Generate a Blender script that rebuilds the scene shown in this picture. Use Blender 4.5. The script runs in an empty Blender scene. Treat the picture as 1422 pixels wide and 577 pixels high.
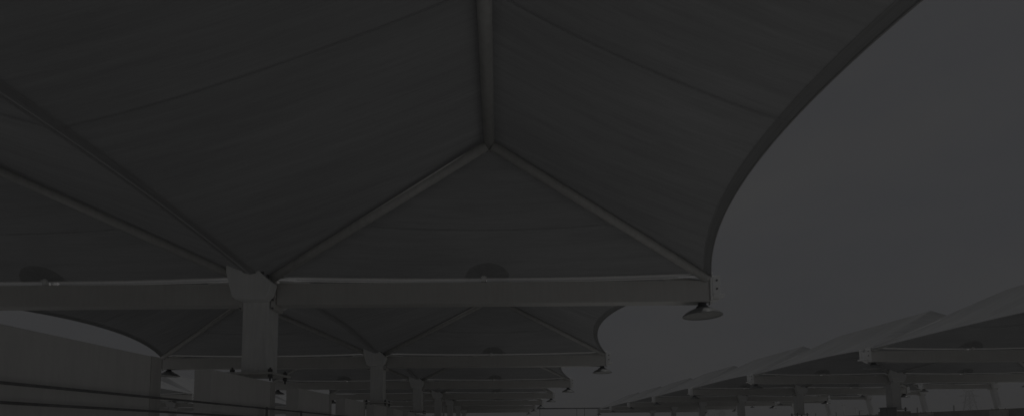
import bpy, bmesh, math, random
from mathutils import Vector, Matrix
random.seed(7)
scene = bpy.context.scene
col = scene.collection
S = 0.0085                 # metres per drawing unit
D = 680 * S                # length of one bay of the shade rows
EYE = 1.6
HT, HB, HR = 210.5, 179.6, 340.5      # beam top, beam bottom, ridge (units above eye level)
APEX = 0.18                # share of a bay between a beam and the end of its ridge tube
SCALLOP, RISE = 81.6, 22.0


def W(x, d, h):
    return Vector((x * S, d * D, EYE + h * S))


# ------------------------------------------------------------------ materials
def new_mat(name):
    m = bpy.data.materials.new(name)
    m.use_nodes = True
    nt = m.node_tree
    for n in list(nt.nodes):
        nt.nodes.remove(n)
    out = nt.nodes.new('ShaderNodeOutputMaterial')
    return m, nt, out


def ramp(nt, fac, stops):
    r = nt.nodes.new('ShaderNodeValToRGB')
    els = r.color_ramp.elements
    els[0].position, els[0].color = stops[0][0], (*stops[0][1], 1)
    els[1].position, els[1].color = stops[-1][0], (*stops[-1][1], 1)
    for p, c in stops[1:-1]:
        e = els.new(p)
        e.color = (*c, 1)
    nt.links.new(fac, r.inputs['Fac'])
    return r.outputs['Color']


def noise(nt, vec, scale, detail=4, rough=.55):
    n = nt.nodes.new('ShaderNodeTexNoise')
    n.inputs['Scale'].default_value = scale
    n.inputs['Detail'].default_value = detail
    n.inputs['Roughness'].default_value = rough
    if vec is not None:
        nt.links.new(vec, n.inputs['Vector'])
    return n.outputs['Fac']


def mapping(nt, src, scale):
    mp = nt.nodes.new('ShaderNodeMapping')
    mp.inputs['Scale'].default_value = scale
    nt.links.new(src, mp.inputs['Vector'])
    return mp.outputs['Vector']


def mixc(nt, a, b, fac, mode='MULTIPLY'):
    m = nt.nodes.new('ShaderNodeMix')
    m.data_type = 'RGBA'
    m.blend_type = mode
    m.inputs['Factor'].default_value = fac
    nt.links.new(a, m.inputs['A'])
    nt.links.new(b, m.inputs['B'])
    return m.outputs['Result']


def paint(name, c, rough=.45, spec=.4, var=.12, dirt=.15, bump=.02, scale=3.0, metallic=0.0):
    """painted or raw solid: broad tone variation, fine grain and streaky dirt"""
    m, nt, out = new_mat(name)
    tc = nt.nodes.new('ShaderNodeTexCoord').outputs['Object']
    lo = tuple(v * (1 - var) for v in c)
    hi = tuple(min(1, v * (1 + var)) for v in c)
    base = ramp(nt, noise(nt, tc, scale), [(.3, lo), (.7, hi)])
    streak = ramp(nt, noise(nt, mapping(nt, tc, (7, 7, .7)), 3.0, 5, .65),
                  [(.35, (1 - dirt,) * 3), (.6, (1, 1, 1))])
    colr = mixc(nt, base, streak, 1.0)
    b = nt.nodes.new('ShaderNodeBsdfPrincipled')
    nt.links.new(colr, b.inputs['Base Color'])
    b.inputs['Roughness'].default_value = rough
    b.inputs['Specular IOR Level'].default_value = spec
    b.inputs['Metallic'].default_value = metallic
    bp = nt.nodes.new('ShaderNodeBump')
    bp.inputs['Strength'].default_value = bump * 10
    bp.inputs['Distance'].default_value = .004
    nt.links.new(noise(nt, tc, 60, 3), bp.inputs['Height'])
    nt.links.new(bp.outputs['Normal'], b.inputs['Normal'])
    nt.links.new(b.outputs['BSDF'], out.inputs['Surface'])
    return m


def fabric(name, refl, trans, streak=.20):
    """woven shade cloth: lets part of the daylight through, warp streaks along the panel's length (UV)"""
    m, nt, out = new_mat(name)
    uv = nt.nodes.new('ShaderNodeUVMap').outputs['UV']
    f1 = noise(nt, mapping(nt, uv, (9.0, .55, 1)), 1.0, 6, .7)      # fine threads running down the slope
    f2 = noise(nt, mapping(nt, uv, (.9, .35, 1)), 1.0, 3, .5)       # broad weave variation
    f3 = noise(nt, mapping(nt, uv, (55, 2.2, 1)), 1.0, 3, .6)
    c1 = ramp(nt, f1, [(.3, (1 - streak,) * 3), (.72, (1, 1, 1))])
    c2 = ramp(nt, f2, [(.3, (1 - streak * .7,) * 3), (.7, (1, 1, 1))])
    c3 = ramp(nt, f3, [(.3, (1 - streak * .5,) * 3), (.7, (1, 1, 1))])
    t = mixc(nt, mixc(nt, c1, c2, 1), c3, 1)

    def tint(c):
        rgb = nt.nodes.new('ShaderNodeRGB')
        rgb.outputs[0].default_value = (*c, 1)
        return mixc(nt, rgb.outputs[0], t, 1)
    bp = nt.nodes.new('ShaderNodeBump')
    bp.inputs['Strength'].default_value = .25
    bp.inputs['Distance'].default_value = .02
    nt.links.new(f1, bp.inputs['Height'])
    df = nt.nodes.new('ShaderNodeBsdfDiffuse')
    nt.links.new(tint(refl), df.inputs['Color'])
    nt.links.new(bp.outputs['Normal'], df.inputs['Normal'])
    tr = nt.nodes.new('ShaderNodeBsdfTranslucent')
    nt.links.new(tint(trans), tr.inputs['Color'])
    ad = nt.nodes.new('ShaderNodeAddShader')
    nt.links.new(df.outputs[0], ad.inputs[0])
    nt.links.new(tr.outputs[0], ad.inputs[1])
    nt.links.new(ad.outputs[0], out.inputs['Surface'])
    return m


def deck_material():
    m, nt, out = new_mat('deck_concrete')
    tc = nt.nodes.new('ShaderNodeTexCoord').outputs['Object']
    base = ramp(nt, noise(nt, tc, .35, 6, .6), [(.3, (.58, .58, .57)), (.7, (.68, .68, .665))])
    grain = ramp(nt, noise(nt, tc, 14, 5, .7), [(.3, (.88,) * 3), (.7, (1, 1, 1))])
    b = nt.nodes.new('ShaderNodeBsdfPrincipled')
    nt.links.new(mixc(nt, base, grain, 1), b.inputs['Base Color'])
    b.inputs['Roughness'].default_value = .85
    nt.links.new(b.outputs[0], out.inputs['Surface'])
    return m


def lens_material():
    m, nt, out = new_mat('frosted_lens')
    b = nt.nodes.new('ShaderNodeBsdfPrincipled')
    b.inputs['Base Color'].default_value = (.28, .28, .27, 1)
    b.inputs['Roughness'].default_value = .35
    b.inputs['Subsurface Weight'].default_value = 0
    nt.links.new(b.outputs[0], out.inputs['Surface'])
    return m


M = dict(
    steel=paint('cream_painted_steel', (.68, .67, .65), .42, .45, .04, .05),
    tube=paint('cream_tube', (.60, .595, .58), .4, .45, .05, .10),
    column=paint('white_painted_column', (.86, .86, .855), .45, .4, .04, .10),
    cap=paint('white_cap_plate', (.93, .93, .925), .4, .5, .03, .06),
    bolt=paint('dark_bolt', (.20, .20, .20), .5, .5, .2, .2),
    cloth=fabric('shade_cloth', (.395, .40, .405), (.062, .062, .063)),
    doubled=fabric('doubled_shade_cloth', (.325, .328, .33), (.42, .42, .42)),
    flapdark=fabric('valley_flap_cloth', (.38, .38, .385), (.34, .34, .34)),
    flap=fabric('light_edge_flap', (.30, .30, .30), (.55, .55, .55), .04),
    seam=fabric('stitched_seam', (.345, .347, .355), (.45, .45, .45)),
    webbing=paint('white_edge_pipe', (.80, .80, .80), .5, .3, .05, .1),
    wall=paint('white_render', (.80, .79, .775), .8, .2, .06, .05, .05, 1.3),
    trim=paint('white_corner_trim', (.66, .65, .63), .6, .3, .05, .1),
    rail=paint('grey_rail', (.26, .26, .26), .5, .4, .2, .2),
    reflector=paint('lamp_reflector', (.30, .305, .305), .3, .5, .08, .15),
    dark=paint('dark_lamp_body', (.12, .125, .13), .45, .5, .1, .2),
    lens=lens_material(),
    deck=deck_material(),
    concrete=paint('plinth_concrete', (.58, .56, .53), .85, .2, .10, .2, .06, 2.0),
    parapet=paint('parapet_render', (.40, .39, .37), .85, .2, .08, .2, .05, 1.0),
    line=paint('bay_line_paint', (.78, .77, .74), .7, .3, .08, .25),
    cabinet=paint('grey_cabinet_paint', (.38, .385, .39), .5, .4, .08, .15),
    lattice=paint('galvanised_lattice', (.52, .52, .52), .6, .4, .1, .1),
    soil=paint('dry_ground', (.44, .425, .40), .95, .1, .2, .1, .02, .02),
)


# ------------------------------------------------------------------ mesh building
class MB:
    def __init__(self):
        self.bm = bmesh.new()
        self.uv = self.bm.loops.layers.uv.new('UVMap')

    def box(self, a, b, bevel=.004):
        a, b = Vector(a), Vector(b)
        t = bmesh.new()
        bmesh.ops.create_cube(t, size=1)
        for v in t.verts:
            v.co = Vector([a[i] + (v.co[i] + .5) * (b[i] - a[i]) for i in range(3)])
        if bevel:
            bmesh.ops.bevel(t, geom=list(t.edges), offset=bevel, segments=2, profile=.5, affect='EDGES')
        self.merge(t)
        return self

    def merge(self, t):
        bmesh.ops.recalc_face_normals(t, faces=list(t.faces))
        me = bpy.data.meshes.new('tmp')
        t.to_mesh(me)
        t.free()
        self.bm.from_mesh(me)
        bpy.data.meshes.remove(me)

    def tube(self, pts, r, n=12, cap=True):
        pts = [Vector(p) for p in pts]
        t = bmesh.new()
        rings = []
        for i, p in enumerate(pts):
            d = (pts[min(i + 1, len(pts) - 1)] - pts[max(i - 1, 0)]).normalized()
            ref = Vector((0, 0, 1)) if abs(d.z) < .95 else Vector((1, 0, 0))
            u = d.cross(ref).normalized()
            v = u.cross(d)
            rings.append([t.verts.new(p + r * (math.cos(2 * math.pi * k / n) * u + math.sin(2 * math.pi * k / n) * v)) for k in range(n)])
        for a, b in zip(rings, rings[1:]):
            for k in range(n):
                f = t.faces.new((a[k], a[(k + 1) % n], b[(k + 1) % n], b[k]))
                f.smooth = True
        if cap:
            t.faces.new(rings[0])
            t.faces.new(rings[-1][::-1])
        self.merge(t)
        return self

    def prism(self, poly, y0, y1, bevel=.003, axis='y'):
        """polygon of (x, z) extruded along y (or of (y, z) along x)"""
        t = bmesh.new()
        mk = (lambda p, q: (p[0], q, p[1])) if axis == 'y' else (lambda p, q: (q, p[0], p[1]))
        a = [t.verts.new(mk(p, y0)) for p in poly]
        b = [t.verts.new(mk(p, y1)) for p in poly]
        t.faces.new(a)
        t.faces.new(b[::-1])
        n = len(poly)
        for k in range(n):
            t.faces.new((a[k], a[(k + 1) % n], b[(k + 1) % n], b[k]))
        bmesh.ops.recalc_face_normals(t, faces=list(t.faces))
        if bevel:
            bmesh.ops.bevel(t, geom=list(t.edges), offset=bevel, segments=1, affect='EDGES')
        self.merge(t)
        return self

    def lathe(self, prof, c, n=28):
        """(radius, z) profile round the vertical through c"""
        c = Vector(c)
        t = bmesh.new()
        rings = []
        for r, z in prof:
            if r < 1e-5:
                rings.append([t.verts.new(c + Vector((0, 0, z)))])
            else:
                rings.append([t.verts.new(c + Vector((r * math.cos(2 * math.pi * k / n), r * math.sin(2 * math.pi * k / n), z))) for k in range(n)])
        for a, b in zip(rings, rings[1:]):
            for k in range(n):
                q = (k + 1) % n
                vs = [a[k % len(a)], a[q % len(a)], b[q % len(b)], b[k % len(b)]]
                vs = list(dict.fromkeys(vs))
                if len(vs) >= 3:
                    f = t.faces.new(vs)
                    f.smooth = True
        self.merge(t)
        return self

    def grid(self, fn, nu, nv, uvfn=None, u0=0., u1=1., v0=0., v1=1.):
        vs = []
        for i in range(nu + 1):
            for j in range(nv + 1):
                u = u0 + (u1 - u0) * i / nu
                v = v0 + (v1 - v0) * j / nv
                vs.append((self.bm.verts.new(fn(u, v)), uvfn(u, v) if uvfn else (u, v)))
        for i in range(nu):
            for j in range(nv):
                q = [vs[i * (nv + 1) + j], vs[(i + 1) * (nv + 1) + j], vs[(i + 1) * (nv + 1) + j + 1], vs[i * (nv + 1) + j + 1]]
                try:
                    f = self.bm.faces.new([x[0] for x in q])
                except ValueError:
                    continue
                f.smooth = True
                for lp, x in zip(f.loops, q):
                    lp[self.uv].uv = x[1]
        return self

    def build(self, name, mat, parent=None, weld=False):
        if weld:
            bmesh.ops.remove_doubles(self.bm, verts=list(self.bm.verts), dist=1e-5)
        me = bpy.data.meshes.new(name)
        self.bm.to_mesh(me)
        self.bm.free()
        me.materials.append(mat)
        o = bpy.data.objects.new(name, me)
        col.objects.link(o)
        if parent is not None:
            o.parent = parent
        return o


def empty(name, loc=(0, 0, 0)):
    o = bpy.data.objects.new(name, None)
    o.empty_display_size = .2
    o.location = loc
    col.objects.link(o)
    return o


def tag(o, label, cat, group=None):
    o['label'] = label
    o['category'] = cat
    if group:
        o['group'] = group
    return o


def structure(o):
    o['kind'] = 'structure'
    return o


CH = {}


def kids(o):
    return [c for c in bpy.data.objects if c.parent == o]


def copy_tree(o, parent=None):
    c = o.copy()
    col.objects.link(c)
    c.parent = parent
    for k in CH.setdefault(o.name, kids(o)):
        copy_tree(k, c)
    return c


ORD = ['first', 'second', 'third', 'fourth', 'fifth', 'sixth', 'seventh', 'eighth', 'ninth', 'tenth']


# ------------------------------------------------------------------ a steel frame: column and double cantilever beam
def w2(p):      # (x, h) units -> metres, x local to the column, z above the deck
    return (p[0] * S, EYE + p[1] * S)


def Z(h):
    return EYE + h * S


def make_frame(xl, xr, dz=0., base=73., lean=0., one_side=False, lift=0.):
    """local origin on the column axis at deck level; xl, xr = beam ends in units; lift raises the beam"""
    r = empty('shade_frame')
    hb, ht = HB + lift, HT + lift
    # beam: one rectangular hollow section each side, butted to the column's end plates
    bw = .17
    for a, b in ((xl, -26), (26, xr)):
        if b - a < 60:
            continue
        mb = MB().box((a * S, 0, Z(hb)), (b * S, bw, Z(ht)), .007)
        mb.build('beam', M['steel'], r)
    # cover plate standing on the top flange beside the column
    for sg in (-1, 1):
        if one_side and sg * (1 if xr > -xl else -1) < 0:
            continue
        poly = [(sg * 28 * S, Z(ht) + .002), (sg * 74 * S, Z(ht) + .002), (sg * 70 * S, Z(ht) + .014), (sg * 30 * S, Z(ht) + .040)]
        MB().prism(poly, .02, bw - .02, .002).build('haunch_plate', M['cap'], r)
    # column shaft
    c = MB()
    if lean:
        c.prism([(-17 * S, Z(base + 3)), (17 * S, Z(base + 3)), (15 * S - lean * S, Z(hb + 12)), (-15 * S - lean * S, Z(hb + 12))], -.02, .20, .006)
    else:
        c.box((-18.5 * S, -.045, Z(base + 3)), (18.5 * S, .215, Z(ht - 2)), .012)
    cc = c.build('column', M['column'], r)
    lx = -lean
    # head plates: two profiled plates with the strut seats, front and back
    prof = [(-24, 186), (-29, 203), (-33, 219), (-33, 231), (-27, 238), (-19, 240), (-11, 238), (7, 225), (21, 213), (30, 205), (26, 190), (19, 182), (-19, 182)]
    prof = [(lx + a, b + lift) for a, b in prof]
    MB().prism([w2(p) for p in prof], -.205, -.047, .008).build('head_plate', M['cap'], r)
    prof2 = [(lx * 2 - a, b) for a, b in prof][::-1]
    MB().prism([w2(p) for p in prof2], .217, .375, .008).build('head_plate', M['cap'], r)
    for (px, ph) in ((-21, 229), (3, 225), (9, 222), (15, 218), (22, 212)):
        x, z = w2((px + lx, ph + lift))
        if px == -21:
            MB().tube([(x, -.212, z), (x, -.2, z)], .012, 8).build('head_bolt', M['bolt'], r)
        else:
            MB().tube([(x, -.165, z - .01), (x, -.165, z + .04)], .014, 6).build('head_bolt', M['bolt'], r)
    for sx in (-1, 1):
        for ph in (174, 186, 198):
            x, z = w2((sx * 22.5 + lx, ph + lift))
            MB().tube([(x, -.042, z), (x, .0, z)], .012, 6).build('head_bolt', M['bolt'], r)
    # end plates between column and beams
    for sg in (-1, 1):
        a, b = sorted((sg * 19.5 * S + lx * S, sg * 25.5 * S + lx * S))
        MB().box((a, -.026, Z(hb - 7)), (b, bw + .03, Z(ht + 5)), .003).build('end_plate', M['steel'], r)
    # base plate on levelling nuts
    MB().box((-32 * S, -.16, Z(base)), (32 * S, .34, Z(base + 3) - .001), .003).build('base_plate', M['steel'], r)
    for x in (-26, 26):
        for y in (-.11, .29):
            bb = MB()
            bb.tube([(x * S, y, Z(base) - .075), (x * S, y, Z(base + 3) + .055)], .011, 8)
            bb.tube([(x * S, y, Z(base + 3) + .001), (x * S, y, Z(base + 3) + .035)], .026, 6)
            bb.tube([(x * S, y, Z(base) - .035), (x * S, y, Z(base) - .001)], .026, 6)
            bb.build('anchor_bolt', M['bolt'], r)
    # beam end brackets
    ends = [(xr, 1)] if one_side and xr > 60 else ([(xl, -1)] if one_side else [(xl, -1), (xr, 1)])
    for x, sg in ends:
        e = MB()
        def bx(x0, x1, y0, y1, h0, h1, bv=.003):
            p, q = sorted(((x + sg * x0) * S, (x + sg * x1) * S))
            e.box((p, y0, Z(h0 + lift)), (q, y1, Z(h1 + lift)), bv)
        bx(.3, 3, -.03, bw + .03, 181, 217)                    # end plate
        bx(3.4, 14, -.028, .002, 189.5, 216)                   # two cheeks
        bx(3.4, 14, bw - .002, bw + .028, 189.5, 216)
        bx(3.4, 10, .004, bw - .004, 189.5, 208)
        bx(3.4, 19, -.036, bw + .036, 185.5, 189.2)            # shelf
        poly = [((x + sg * 3.4) * S, Z(185.2 + lift)), ((x + sg * 18) * S, Z(185.2 + lift)), ((x + sg * 3.4) * S, Z(177 + lift))]
        e.prism(poly, .06, .11, .002)
        eb = e.build('end_bracket', M['cap'], r)
        for hh in (197, 209):
            bxx = (x + sg * 9) * S
            MB().tube([(bxx, -.04, Z(hh + lift)), (bxx, -.027, Z(hh + lift))], .012, 6).build('bracket_bolt', M['bolt'], eb)
    return r


# ------------------------------------------------------------------ a tensile canopy module between two beams
def make_canopy(w, ridge_off=0., depth=1.0, edge_low=True, lift=0., flat_a=False, flat_b=False):
    """local x from 0 to w (units), local y from 0 (near beam) to depth (far beam).
    flat_a / flat_b: that long side runs straight along the column line instead of scalloped in plan."""
    r = empty('fabric_canopy')
    A = APEX
    G = .011                   # gap left over the middle of each beam
    xm = w * .5 + ridge_off
    h0 = HT + 4 + lift
    oa, ob = (3 if flat_a else -7), (3 if flat_b else -7)     # hip corners: at the column or out on the end bracket
    hr = HR + lift

    def P(x, s, h):
        return Vector((x * S, s * depth * D, EYE + h * S))

    def top(s):
        if s < A:
            return s / A, P
        return 1, P

    def E(side, s):
        b = 4 * s * (1 - s)
        flat = flat_a if side == 0 else flat_b
        x = 0 if side == 0 else w
        inw = 0 if flat else SCALLOP * b * w / 638
        x += inw if side == 0 else -inw
        e = .3 if flat else -8
        return P(x + (e if side == 0 else -e), s, h0 - 1.5 + RISE * b)

    def T(side, s):
        x0 = oa if side == 0 else w - ob
        k = max(0, min(1, (s - G) / (A - G), (1 - s - G) / (A - G)))
        return P(x0 + (xm - x0) * k, s, h0 + (hr + 9 - h0) * k)

    wr = random.Random(int(w * 10))
    ph = [wr.uniform(0, 6.28) for _ in range(8)]

    def panel(side, off=0.):
        def fn(s, v):
            e, t = E(side, s), T(side, s)
            p = e.lerp(t, v)
            b = 4 * s * (1 - s)
            p.z -= .075 * 4 * v * (1 - v) * b
            # slack wrinkles pulling from the corners
            p.z += .006 * v * (1 - v) * 4 * (math.sin(9 * s + 5 * v + ph[side]) + .6 * math.sin(17 * s - 7 * v + ph[side + 2]))
            p.z -= off
            return p
        return fn

    L = (w * .5 * S)
    for side in (0, 1):
        MB().grid(panel(side), 56, 14, lambda s, v: (s * depth * D + side * 17.3, v * L)).build('side_panel', M['cloth'], r)
    # hips facing the two beams
    def hip(end, off=0.):
        sg = 1 if end else 0
        def fn(u, v):
            sag = 7.5 * min(1, min(u, 1 - u) * 14) - 5.5 * 4 * u * (1 - u)
            s = 1 - G if end else G
            b = P(oa + (w - oa - ob) * u, s, h0 + sag)
            ap = P(xm, 1 - A if end else A, hr + 9)
            p = b.lerp(ap, v)
            p.z -= (.05 * 4 * v * (1 - v) * 4 * u * (1 - u)) + off
            p.z += .004 * math.sin(11 * v + ph[4 + sg]) * 4 * u * (1 - u) * (1 - v)
            return p
        return fn
    hl = A * D * 1.2
    hips = []
    for end in (0, 1):
        f = hip(end)
        hp = MB().grid(f, 40, 16, lambda u, v: (v * hl + end * 9.1, (u - .5) * (1 - v) * w * S)).build('hip_panel', M['cloth'], r)
        hips.append(hp)
        # half-round reinforcement at the tie-down in the middle of the beam
        hw, hh = .049 * 638 / w, .15
        um = .5
        g = hip(end, .004)
        def pf(a, q, g=g):
            # a round the half disc, q outwards; (u, v) in hip coordinates
            uu = math.cos(math.pi * a) * q
            vv = math.sin(math.pi * a) * q * hh
            u = um + uu * hw / (1 - vv * .9)
            return g(u, vv)
        MB().grid(pf, 28, 6, lambda a, q: (a, q)).build('reinforcement_patch', M['doubled'], r)
        # stitched seam across the hip
        g2 = hip(end, .006)
        MB().grid(lambda u, v, g2=g2: g2(u, .415 + v * .008), 30, 1).build('seam', M['seam'], r)
        # light edge pipe along the beam
        s = 1 - G if end else G
        # thin light flap hanging along the edge, and the pipe it is laced to
        def eh(u):
            return h0 + 7.5 - 5.5 * 4 * u * (1 - u)
        if end:
            MB().grid(lambda u, v, s=s: P(oa + 1 + (w - oa - ob - 2) * u, s, eh(u) - (.3 + 3.4 * v * (.35 + .65 * min(1, abs(u - .5) * 6)))), 48, 2).build('edge_flap', M['flap'], r)
        MB().tube([P(oa + 1 + (w - oa - ob - 2) * i / 24, s + (-.0016 if end else .0016), eh(i / 24) - .8) for i in range(25)], .008, 8).build('edge_pipe', M['webbing'], r)
        # clamp that ties the pipe to the beam
        cx = w * .5 * S
        yy = s * depth * D + (-.01 if end else .01)
        cl = MB().prism([(cx - .03, Z(HT + lift) + .003), (cx + .03, Z(HT + lift) + .003), (cx + .018, Z(h0 + 2) + .022), (cx - .018, Z(h0 + 2) + .022)], yy - .03, yy + .03, .002)
        cl.tube([(cx - .035, yy - .034, Z(h0 + 2)), (cx + .035, yy - .034, Z(h0 + 2))], .008, 8)
        cl.build('clamp', M['cap'], r)
    # doubled hems, corner patches and the seam at mid bay
    for side in (0, 1):
        f = panel(side, .005)
        flat = flat_a if side == 0 else flat_b
        hwid = 7.0 if flat else 10.5
        def hem(s, v, f=f, side=side, hwid=hwid):
            l = max((E(side, s) - T(side, s)).length / S, 1e-3)
            return f(s, min(1, v * hwid / l))
        if not flat:
            MB().grid(hem, 56, 2, lambda s, v: (v, s * 8)).build('hem', M['doubled'], r)
        f2 = panel(side, .008)
        MB().grid(lambda s, v, f2=f2: f2(.515 + s * .0026, v), 1, 14).build('seam', M['seam'], r)
        f3 = panel(side, .007)
        # edge cable in its pocket
        pts = [E(side, i / 40) - Vector((0, 0, .006)) for i in range(41)]
        if not flat:
            MB().tube(pts, .007, 6).build('edge_cable', M['flapdark'], r)
        elif side == 0:
            # flap laced under the valley between this canopy and its neighbour
            MB().grid(lambda s, v: E(0, s) + Vector(((v - .5) * 17 * S, 0, -.012 + .035 * abs(v - .5))), 56, 4, lambda s, v: (v, s * 8)).build('valley_flap', M['flapdark'], r)
    # steel under the cloth: ridge tube and four struts
    MB().tube([P(xm, A, hr), P(xm, 1 - A, hr)], 6.3 * S, 16).build('ridge_tube', M['tube'], r)
    for s0, s1 in ((0, A), (1, 1 - A)):
        off = (G + .055 / (D * depth)) * (1 if s0 == 0 else -1)
        for x0, sg, o_ in ((0, 1, oa), (w, -1, ob)):
            MB().tube([P(x0 + sg * (o_ + 11), s0 + off, HT + 1 + lift), P(xm + sg * -3, s1 + off * .6, hr - 2.5)], 5.7 * S, 14).build('strut', M['tube'], r)
    return r


# ------------------------------------------------------------------ hanging dome lamp
def make_lamp():
    r = empty('dome_lamp')
    MB().tube([(0, 0, 0), (0, 0, -.030)], .048, 16).lathe([(0, -.030), (.062, -.030), (.066, -.038), (.062, -.046), (0, -.046)], (0, 0, 0)).build('mount', M['dark'], r)
    MB().lathe([(.05, -.044), (.075, -.050), (.10, -.066), (.15, -.088), (.195, -.114), (.222, -.142), (.229, -.146), (.229, -.156),
                (.220, -.156), (.214, -.144), (.188, -.118), (.145, -.093), (.095, -.071), (.05, -.06)], (0, 0, 0), 40).build('reflector', M['reflector'], r)
    MB().lathe([(.2125, -.147), (.16, -.152), (.08, -.157), (0, -.159)], (0, 0, 0), 40).build('lens', M['lens'], r)
    MB().box((-.085, -.05, -.062), (.085, .05, -.047), .004).build('gear_box', M['dark'], r)
    return r


lamp0 = None


def place_lamp(loc, label):
    global lamp0
    if lamp0 is None:
        lamp0 = make_lamp()
        o = lamp0
        CH[lamp0.name] = kids(lamp0)
    else:
        o = copy_tree(lamp0)
    o.location = loc
    o.rotation_euler = (0, 0, random.uniform(0, 6.28))
    return tag(o, label, 'lamp', 'dome lamps under the beam ends')


def place_plinth(x, y, w, dep, top, label):
    o = MB().box((-w / 2, -dep / 2, -.005), (w / 2, dep / 2, top), .012).build('concrete_plinth', M['concrete'])
    o.location = (x, y, 0)
    return tag(o, label, 'plinth', 'concrete plinths under the columns')


# ------------------------------------------------------------------ the rows
def frames(xc, xl, xr, ds, rowname, lamps=(1, 1), lift=0., base=73., lean=0., one_side=False, plinth=True, catname='shade frame', start=0):
    first = None
    for i, d in enumerate(ds):
        n = ORD[i + start]
        if first is None:
            first = make_frame(xl - xc, xr - xc, lift=lift, base=base, lean=lean, one_side=one_side)
            o = first
            CH[first.name] = kids(first)
            for k in CH[first.name]:
                CH[k.name] = kids(k)
        else:
            o = copy_tree(first)
        o.location = (xc * S, d * D, 0)
        tag(o, '%s pale steel column and beam from the camera, %s' % (n, rowname), 'shade frame', 'steel shade frames')
        if lamps[0]:
            place_lamp(((xl + 14) * S, d * D + .085, Z(HB + lift) - .001), 'dome lamp hanging under left end of %s beam, %s' % (n, rowname))
        if lamps[1]:
            place_lamp(((xr - 7) * S, d * D + .085, Z(HB + lift) - .001), 'dome lamp hanging under right end of %s beam, %s' % (n, rowname))
        if plinth:
            place_plinth(xc * S, d * D + .09, .62, .62, Z(base) - .06, 'concrete plinth under %s column, %s' % (n, rowname))


def canopies(x0, x1, ds, step, rowname, side, ridge_off=0., lift=0., flat_a=False, flat_b=False):
    first = None
    for i, d in enumerate(ds):
        if first is None:
            first = make_canopy(x1 - x0, ridge_off, step, lift=lift, flat_a=flat_a, flat_b=flat_b)
            o = first
            CH[first.name] = kids(first)
            for k in CH[first.name]:
                CH[k.name] = kids(k)
        else:
            o = copy_tree(first)
        o.location = (x0 * S, d * D + .085, 0)
        tag(o, '%s peaked cloth canopy from the camera, %s, %s' % (ORD[i], side, rowname), 'canopy', 'peaked fabric canopies')


# near row, overhead and to the left
A_L, A_C, A_R = -942, -339, 299
NA = 7
nearrow = 'nearest row overhead'
frames(A_C, A_L, A_R, [k for k in range(1, NA + 1)], nearrow, plinth=False, base=80)
canopies(A_C, A_R, list(range(0, NA)), 1.0, nearrow, 'right of columns', 11, flat_a=True)
canopies(A_L, A_C, list(range(0, NA)), 1.0, nearrow, 'left of columns', -8, flat_b=True)

# row across the driveway on the right
B_L, B_C, B_R, BS = 1016, 1577, 2138, .907
brow = 'row right of the driveway'
bd = [1.95 + BS * k for k in range(-1, 7)]
frames(B_C, B_L, B_R, bd[1:], brow)
canopies(B_L, B_C, bd[:-1], BS, brow, 'left of columns', 0, flat_b=True)
canopies(B_C, B_R, bd[:-1], BS, brow, 'right of columns', 0, flat_a=True)

# single-sided row along the parapet far right
C_L, C_R, CL = 3134, 3690, 106
crow = 'farthest row along right parapet'
cd = [5.3 + BS * k for k in range(-1, 5)]
frames(C_R, C_L, C_R + 4, cd[1:], crow, lamps=(1, 0), lift=CL, base=132, lean=32, one_side=True)
canopies(C_L, C_R - 32, cd[:-1], BS, crow, 'over parking bays', 0, lift=CL)

# row beyond the white wall panels on the left
Z_L, Z_C, Z_R = -2787, -2226, -1665
zrow = 'row behind the white wall panels'
zd = [2.9 + k for k in range(0, 5)]
frames(Z_C, Z_L, Z_R, zd[1:], zrow, lamps=(0, 1))
canopies(Z_C, Z_R, zd[:-1], 1.0, zrow, 'right of columns', 0, flat_a=True)
canopies(Z_L, Z_C, zd[:-1], 1.0, zrow, 'left of columns', 0, flat_b=True)

# ------------------------------------------------------------------ white wall panels under the near columns
WX0, WX1, WH = -353, -332, 74
panel0 = None
k = -1
NP = 17
for k in range(0, NP):
    d0 = .83 + .3617 * (k - 1)
    ln = .236
    if panel0 is None:
        panel0 = empty('wall_panel')
        MB().box((WX0 * S, 0, -.005), (WX1 * S, (ln - .021) * D, Z(WH)), .008).build('wall', M['wall'], panel0)
        MB().box((WX0 * S - .003, (ln - .021) * D + .002, -.005), (WX1 * S + .003, ln * D, Z(WH) + .003), .006).build('corner_trim', M['trim'], panel0)
        CH[panel0.name] = kids(panel0)
        o = panel0
    else:
        o = copy_tree(panel0)
    o.location = (0, d0 * D, 0)
    lab = 'upright white wall panel, %s from the camera, under the nearest columns' % (ORD[k] if k < 10 else ['eleventh', 'twelfth', 'thirteenth', 'fourteenth', 'fifteenth', 'sixteenth', 'seventeenth', 'eighteenth'][k - 10])
    tag(o, lab, 'wall', 'white wall panels along the near columns')

# dark guard rail in front of them
gr = empty('guard_rail', (-322 * S, 0, 0))
for h in (33.8, 21.0):
    MB().tube([(0, .1 * D, Z(h)), (0, 7 * D, Z(h))], .0095, 10).build('rail', M['rail'], gr)
for d in (1.0, 1.175, 1.72, 2.08, 2.45, 2.81, 3.2, 3.6, 4.0, 4.5, 5, 5.5, 6, 6.5):
    MB().box((-.020, d * D, -.005), (-.011, d * D + .05, Z(36)), .003).build('post', M['rail'], gr)
tag(gr, 'thin dark two wire guard rail running past the white wall panels', 'railing')

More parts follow.
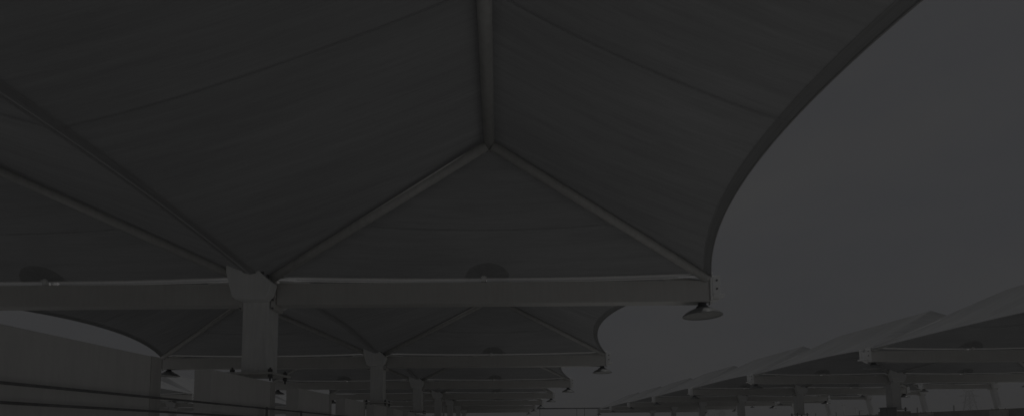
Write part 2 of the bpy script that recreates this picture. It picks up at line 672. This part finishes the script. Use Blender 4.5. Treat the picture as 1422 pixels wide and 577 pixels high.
# ------------------------------------------------------------------ right-hand parapet with short posts
PW = 3740
par = MB().box((PW * S, -2 * D, -.005), ((PW + 30) * S, 10 * D, Z(137)), .01).build('parapet_wall', M['parapet'])
tag(par, 'long grey parapet wall closing the deck on the far right', 'wall')
pp0 = None
for i in range(9):
    d = 4.9 + .52 * i
    p = MB().box((-.03, -.03, 0), (.03, .03, .40), .004).box((-.045, -.045, -.001), (.045, .045, .012), .002).build('parapet_post', M['lattice']) if pp0 is None else pp0.copy()
    if pp0 is None:
        pp0 = p
    else:
        col.objects.link(p)
    p.location = ((PW + 15) * S, d * D, Z(137))
    tag(p, 'short dark post on top of right parapet, %s from the camera' % ORD[i], 'post', 'short posts on the parapet')

# electrical cabinet beside a column of the right row
cab = empty('electrical_cabinet', ((B_C - 42) * S, (1.95 + BS) * D - .1, 0))
MB().box((-.17, -.14, .06), (.17, .14, Z(78)), .006).build('body', M['cabinet'], cab)
MB().box((-.19, -.16, Z(78) + .001), (.19, .16, Z(78) + .03), .004).build('lid', M['cabinet'], cab)
MB().box((-.15, -.158, .12), (.15, -.142, Z(74)), .003).build('door', M['cabinet'], cab)
MB().box((-.16, -.13, -.004), (.16, .13, .058), .004).build('foot', M['concrete'], cab)
tag(cab, 'dark grey electrical cabinet standing beside a column right of the driveway', 'cabinet')

# height barrier across the end of the driveway
hbar = empty('height_barrier', (0, 7.7 * D, 0))
hz = Z(238)
MB().tube([(322 * S, 0, hz), (1185 * S, 0, hz)], .055, 12).build('crossbar', M['dark'], hbar)
for x in (438, 834, 916, 1064):
    MB().tube([(x * S, .0, -.005), (x * S, .0, hz - .056)], .045 if x == 1064 else .022, 10).build('post', M['dark'], hbar)
tag(hbar, 'thin dark overhead bar on slim posts across far end of driveway', 'barrier')

# white downpipe beyond the fifth column
dp = MB().tube([(-431 * S, 5.62 * D, -.005), (-431 * S, 5.62 * D, Z(236))], .06, 12).build('drain_pipe', M['cap'])
tag(dp, 'slim white upright pipe between the far columns of the nearest row', 'pipe')


# ------------------------------------------------------------------ pylons and poles beyond the deck
def pylon(name, X, Y, zb, top, w, label):
    r = empty(name, (X, Y, zb))
    H = top - zb
    legs = MB()
    def half(z):
        t = z / H
        return w * (.5 * (1 - t) ** 1.3 + .07)
    lv = [H * t for t in (0, .18, .34, .48, .60, .70, .79, .87, .94, 1)]
    t_ = w * .02
    for sx in (-1, 1):
        for sy in (-1, 1):
            legs.tube([(sx * half(z), sy * half(z), z) for z in lv], t_, 5)
    legs.build('leg', M['lattice'], r)
    br = MB()
    for a, b in zip(lv, lv[1:]):
        for sx, sy, ex, ey in ((-1, -1, 1, -1), (-1, 1, 1, 1), (-1, -1, -1, 1), (1, -1, 1, 1)):
            br.tube([(sx * half(a), sy * half(a), a), (ex * half(b), ey * half(b), b)], t_ * .6, 4)
            br.tube([(ex * half(a), ey * half(a), a), (sx * half(b), sy * half(b), b)], t_ * .6, 4)
    br.build('bracing', M['lattice'], r)
    for f, l in ((.80, .62), (.90, .85), (.985, .5)):
        arm = MB()
        for sx in (-1, 1):
            for sy in (-1, 1):
                arm.tube([(sx * half(f * H), sy * half(f * H), f * H), (sx * l * w * .62, 0, f * H - .01 * H)], t_ * .7, 4)
            arm.tube([(sx * half(f * H), 0, f * H + .035 * H), (sx * l * w * .62, 0, f * H - .01 * H)], t_ * .7, 4)
        arm.build('cross_arm', M['lattice'], r)
    return tag(r, label, 'pylon')


def far(px, py, Y):
    """metres at distance Y for a point px, py away from the vanishing point"""
    return px / 680 * Y, EYE + py / 680 * Y


x, z = far(655, 53, 210)
pylon('lattice_pylon', x, 210, -9, z, 8.4, 'lattice power pylon standing beyond the right parapet under the farthest canopies')
x, z = far(310, 33, 330)
pylon('lattice_pylon', x, 330, -9, z, 9, 'tiny distant lattice pylon seen between columns right of the driveway')
for i, (px, py, Y, lab) in enumerate(((479, 34, 120, 'tallest thin distant pole right of the driveway columns'), (496, 30, 125, 'thin distant pole, middle one right of the driveway columns'),
                                  (504, 26, 130, 'shortest thin distant pole right of the driveway columns'), (299, 34, 150, 'thin distant pole just left of the tiny pylon'))):
    x, z = far(px, py, Y)
    p = MB().tube([(x, Y, -9), (x, Y, z)], .12, 8)
    p.box((x - .5, Y - .05, z - .35), (x + .5, Y + .05, z - .2), .01)
    tag(p.build('utility_pole', M['lattice']), lab, 'pole', 'distant poles')

# ------------------------------------------------------------------ deck and ground
structure(MB().box((-5200 * S, -4 * D, -.5), ((PW + 60) * S, 11 * D, 0), 0).build('parking_deck', M['deck']))
structure(MB().grid(lambda u, v: Vector(((u - .5) * 1600, (v - .5) * 1600, -9)), 4, 4).build('ground', M['soil']))
ln = MB()
for x0, x1 in ((A_L + 40, A_C - 30), (A_C + 30, A_R - 40), (B_L + 40, B_C - 30), (B_C + 30, B_R - 40), (Z_C + 30, Z_R - 40)):
    for i in range(-2, 17):
        y = (i * .43 + .2) * D
        ln.box((x0 * S, y, .002), (x1 * S, y + .1, .004), 0)
structure(ln.build('bay_marking', M['line']))

# thin haze added over the whole place to lift dark tones and soften far rows
hm, hnt, hout = new_mat('tone_lift_haze')
pv = hnt.nodes.new('ShaderNodeVolumePrincipled')
pv.inputs['Color'].default_value = (.93, .93, .93, 1)
pv.inputs['Density'].default_value = .0032
pv.inputs['Anisotropy'].default_value = .25
hnt.links.new(pv.outputs[0], hout.inputs['Volume'])
hz_ = MB().box((-830, -830, -10), (830, 830, 24), 0).build('haze', hm)
hz_['kind'] = 'stuff'

# ------------------------------------------------------------------ sky and sun
w = bpy.data.worlds.new('World')
scene.world = w
w.use_nodes = True
nt = w.node_tree
for n in list(nt.nodes):
    nt.nodes.remove(n)
out = nt.nodes.new('ShaderNodeOutputWorld')
bg = nt.nodes.new('ShaderNodeBackground')
SUN_EL, SUN_AZ = math.radians(72), math.radians(80)      # azimuth from +Y towards +X
sky = nt.nodes.new('ShaderNodeTexSky')
sky.sky_type = 'NISHITA'
sky.sun_disc = False
sky.sun_elevation = SUN_EL
sky.sun_rotation = SUN_AZ
sky.dust_density = 3
sky.air_density = 1
tc = nt.nodes.new('ShaderNodeTexCoord').outputs['Generated']
cl = noise(nt, mapping(nt, tc, (1.6, 1.6, 4.0)), 1.6, 5, .55)
cloud = ramp(nt, cl, [(.25, (5.55, 5.7, 6.3)), (.5, (6.25, 6.3, 6.62)), (.75, (6.85, 6.82, 6.86))])
bw = nt.nodes.new('ShaderNodeRGBToBW')
nt.links.new(sky.outputs[0], bw.inputs[0])
grey = mixc(nt, sky.outputs[0], bw.outputs[0], .85, 'MIX')
res = mixc(nt, grey, cloud, .86, 'MIX')
nt.links.new(res, bg.inputs['Color'])
bg.inputs['Strength'].default_value = .10
nt.links.new(bg.outputs[0], out.inputs['Surface'])

sl = bpy.data.lights.new('sun', 'SUN')
sl.energy = 4.6
sl.angle = math.radians(2.5)
sl.color = (1, .985, .965)
so = bpy.data.objects.new('sun', sl)
col.objects.link(so)
dirv = Vector((math.sin(SUN_AZ) * math.cos(SUN_EL), math.cos(SUN_AZ) * math.cos(SUN_EL), math.sin(SUN_EL)))
so.rotation_euler = dirv.to_track_quat('Z', 'Y').to_euler()
so.location = (10, -5, 30)

# ------------------------------------------------------------------ camera
cam = bpy.data.cameras.new('camera')
co = bpy.data.objects.new('camera', cam)
col.objects.link(co)
PITCH, ROLL = .07, .0078
co.matrix_world = Matrix.Translation((0, 0, EYE)) @ Matrix.Rotation(math.pi / 2 + PITCH, 4, 'X') @ Matrix.Rotation(-ROLL, 4, 'Z')
cam.sensor_width = 36
cam.lens = 36 * 680 / 1422
VX, VY = 692.95, 597.9
pcx, pcy = VX - .37, VY - 680 * math.tan(PITCH)
cam.shift_x = (711 - pcx) / 1422
cam.shift_y = (pcy - 288.5) / 1422
cam.clip_start = .05
cam.clip_end = 6000
scene.camera = co

scene.view_settings.view_transform = 'Standard'
scene.view_settings.look = 'None'
scene.view_settings.gamma = 1
scene.view_settings.exposure = -3.90
scene.render.engine = 'CYCLES'
scene.cycles.max_bounces = 8
scene.cycles.diffuse_bounces = 5
scene.cycles.use_denoising = True
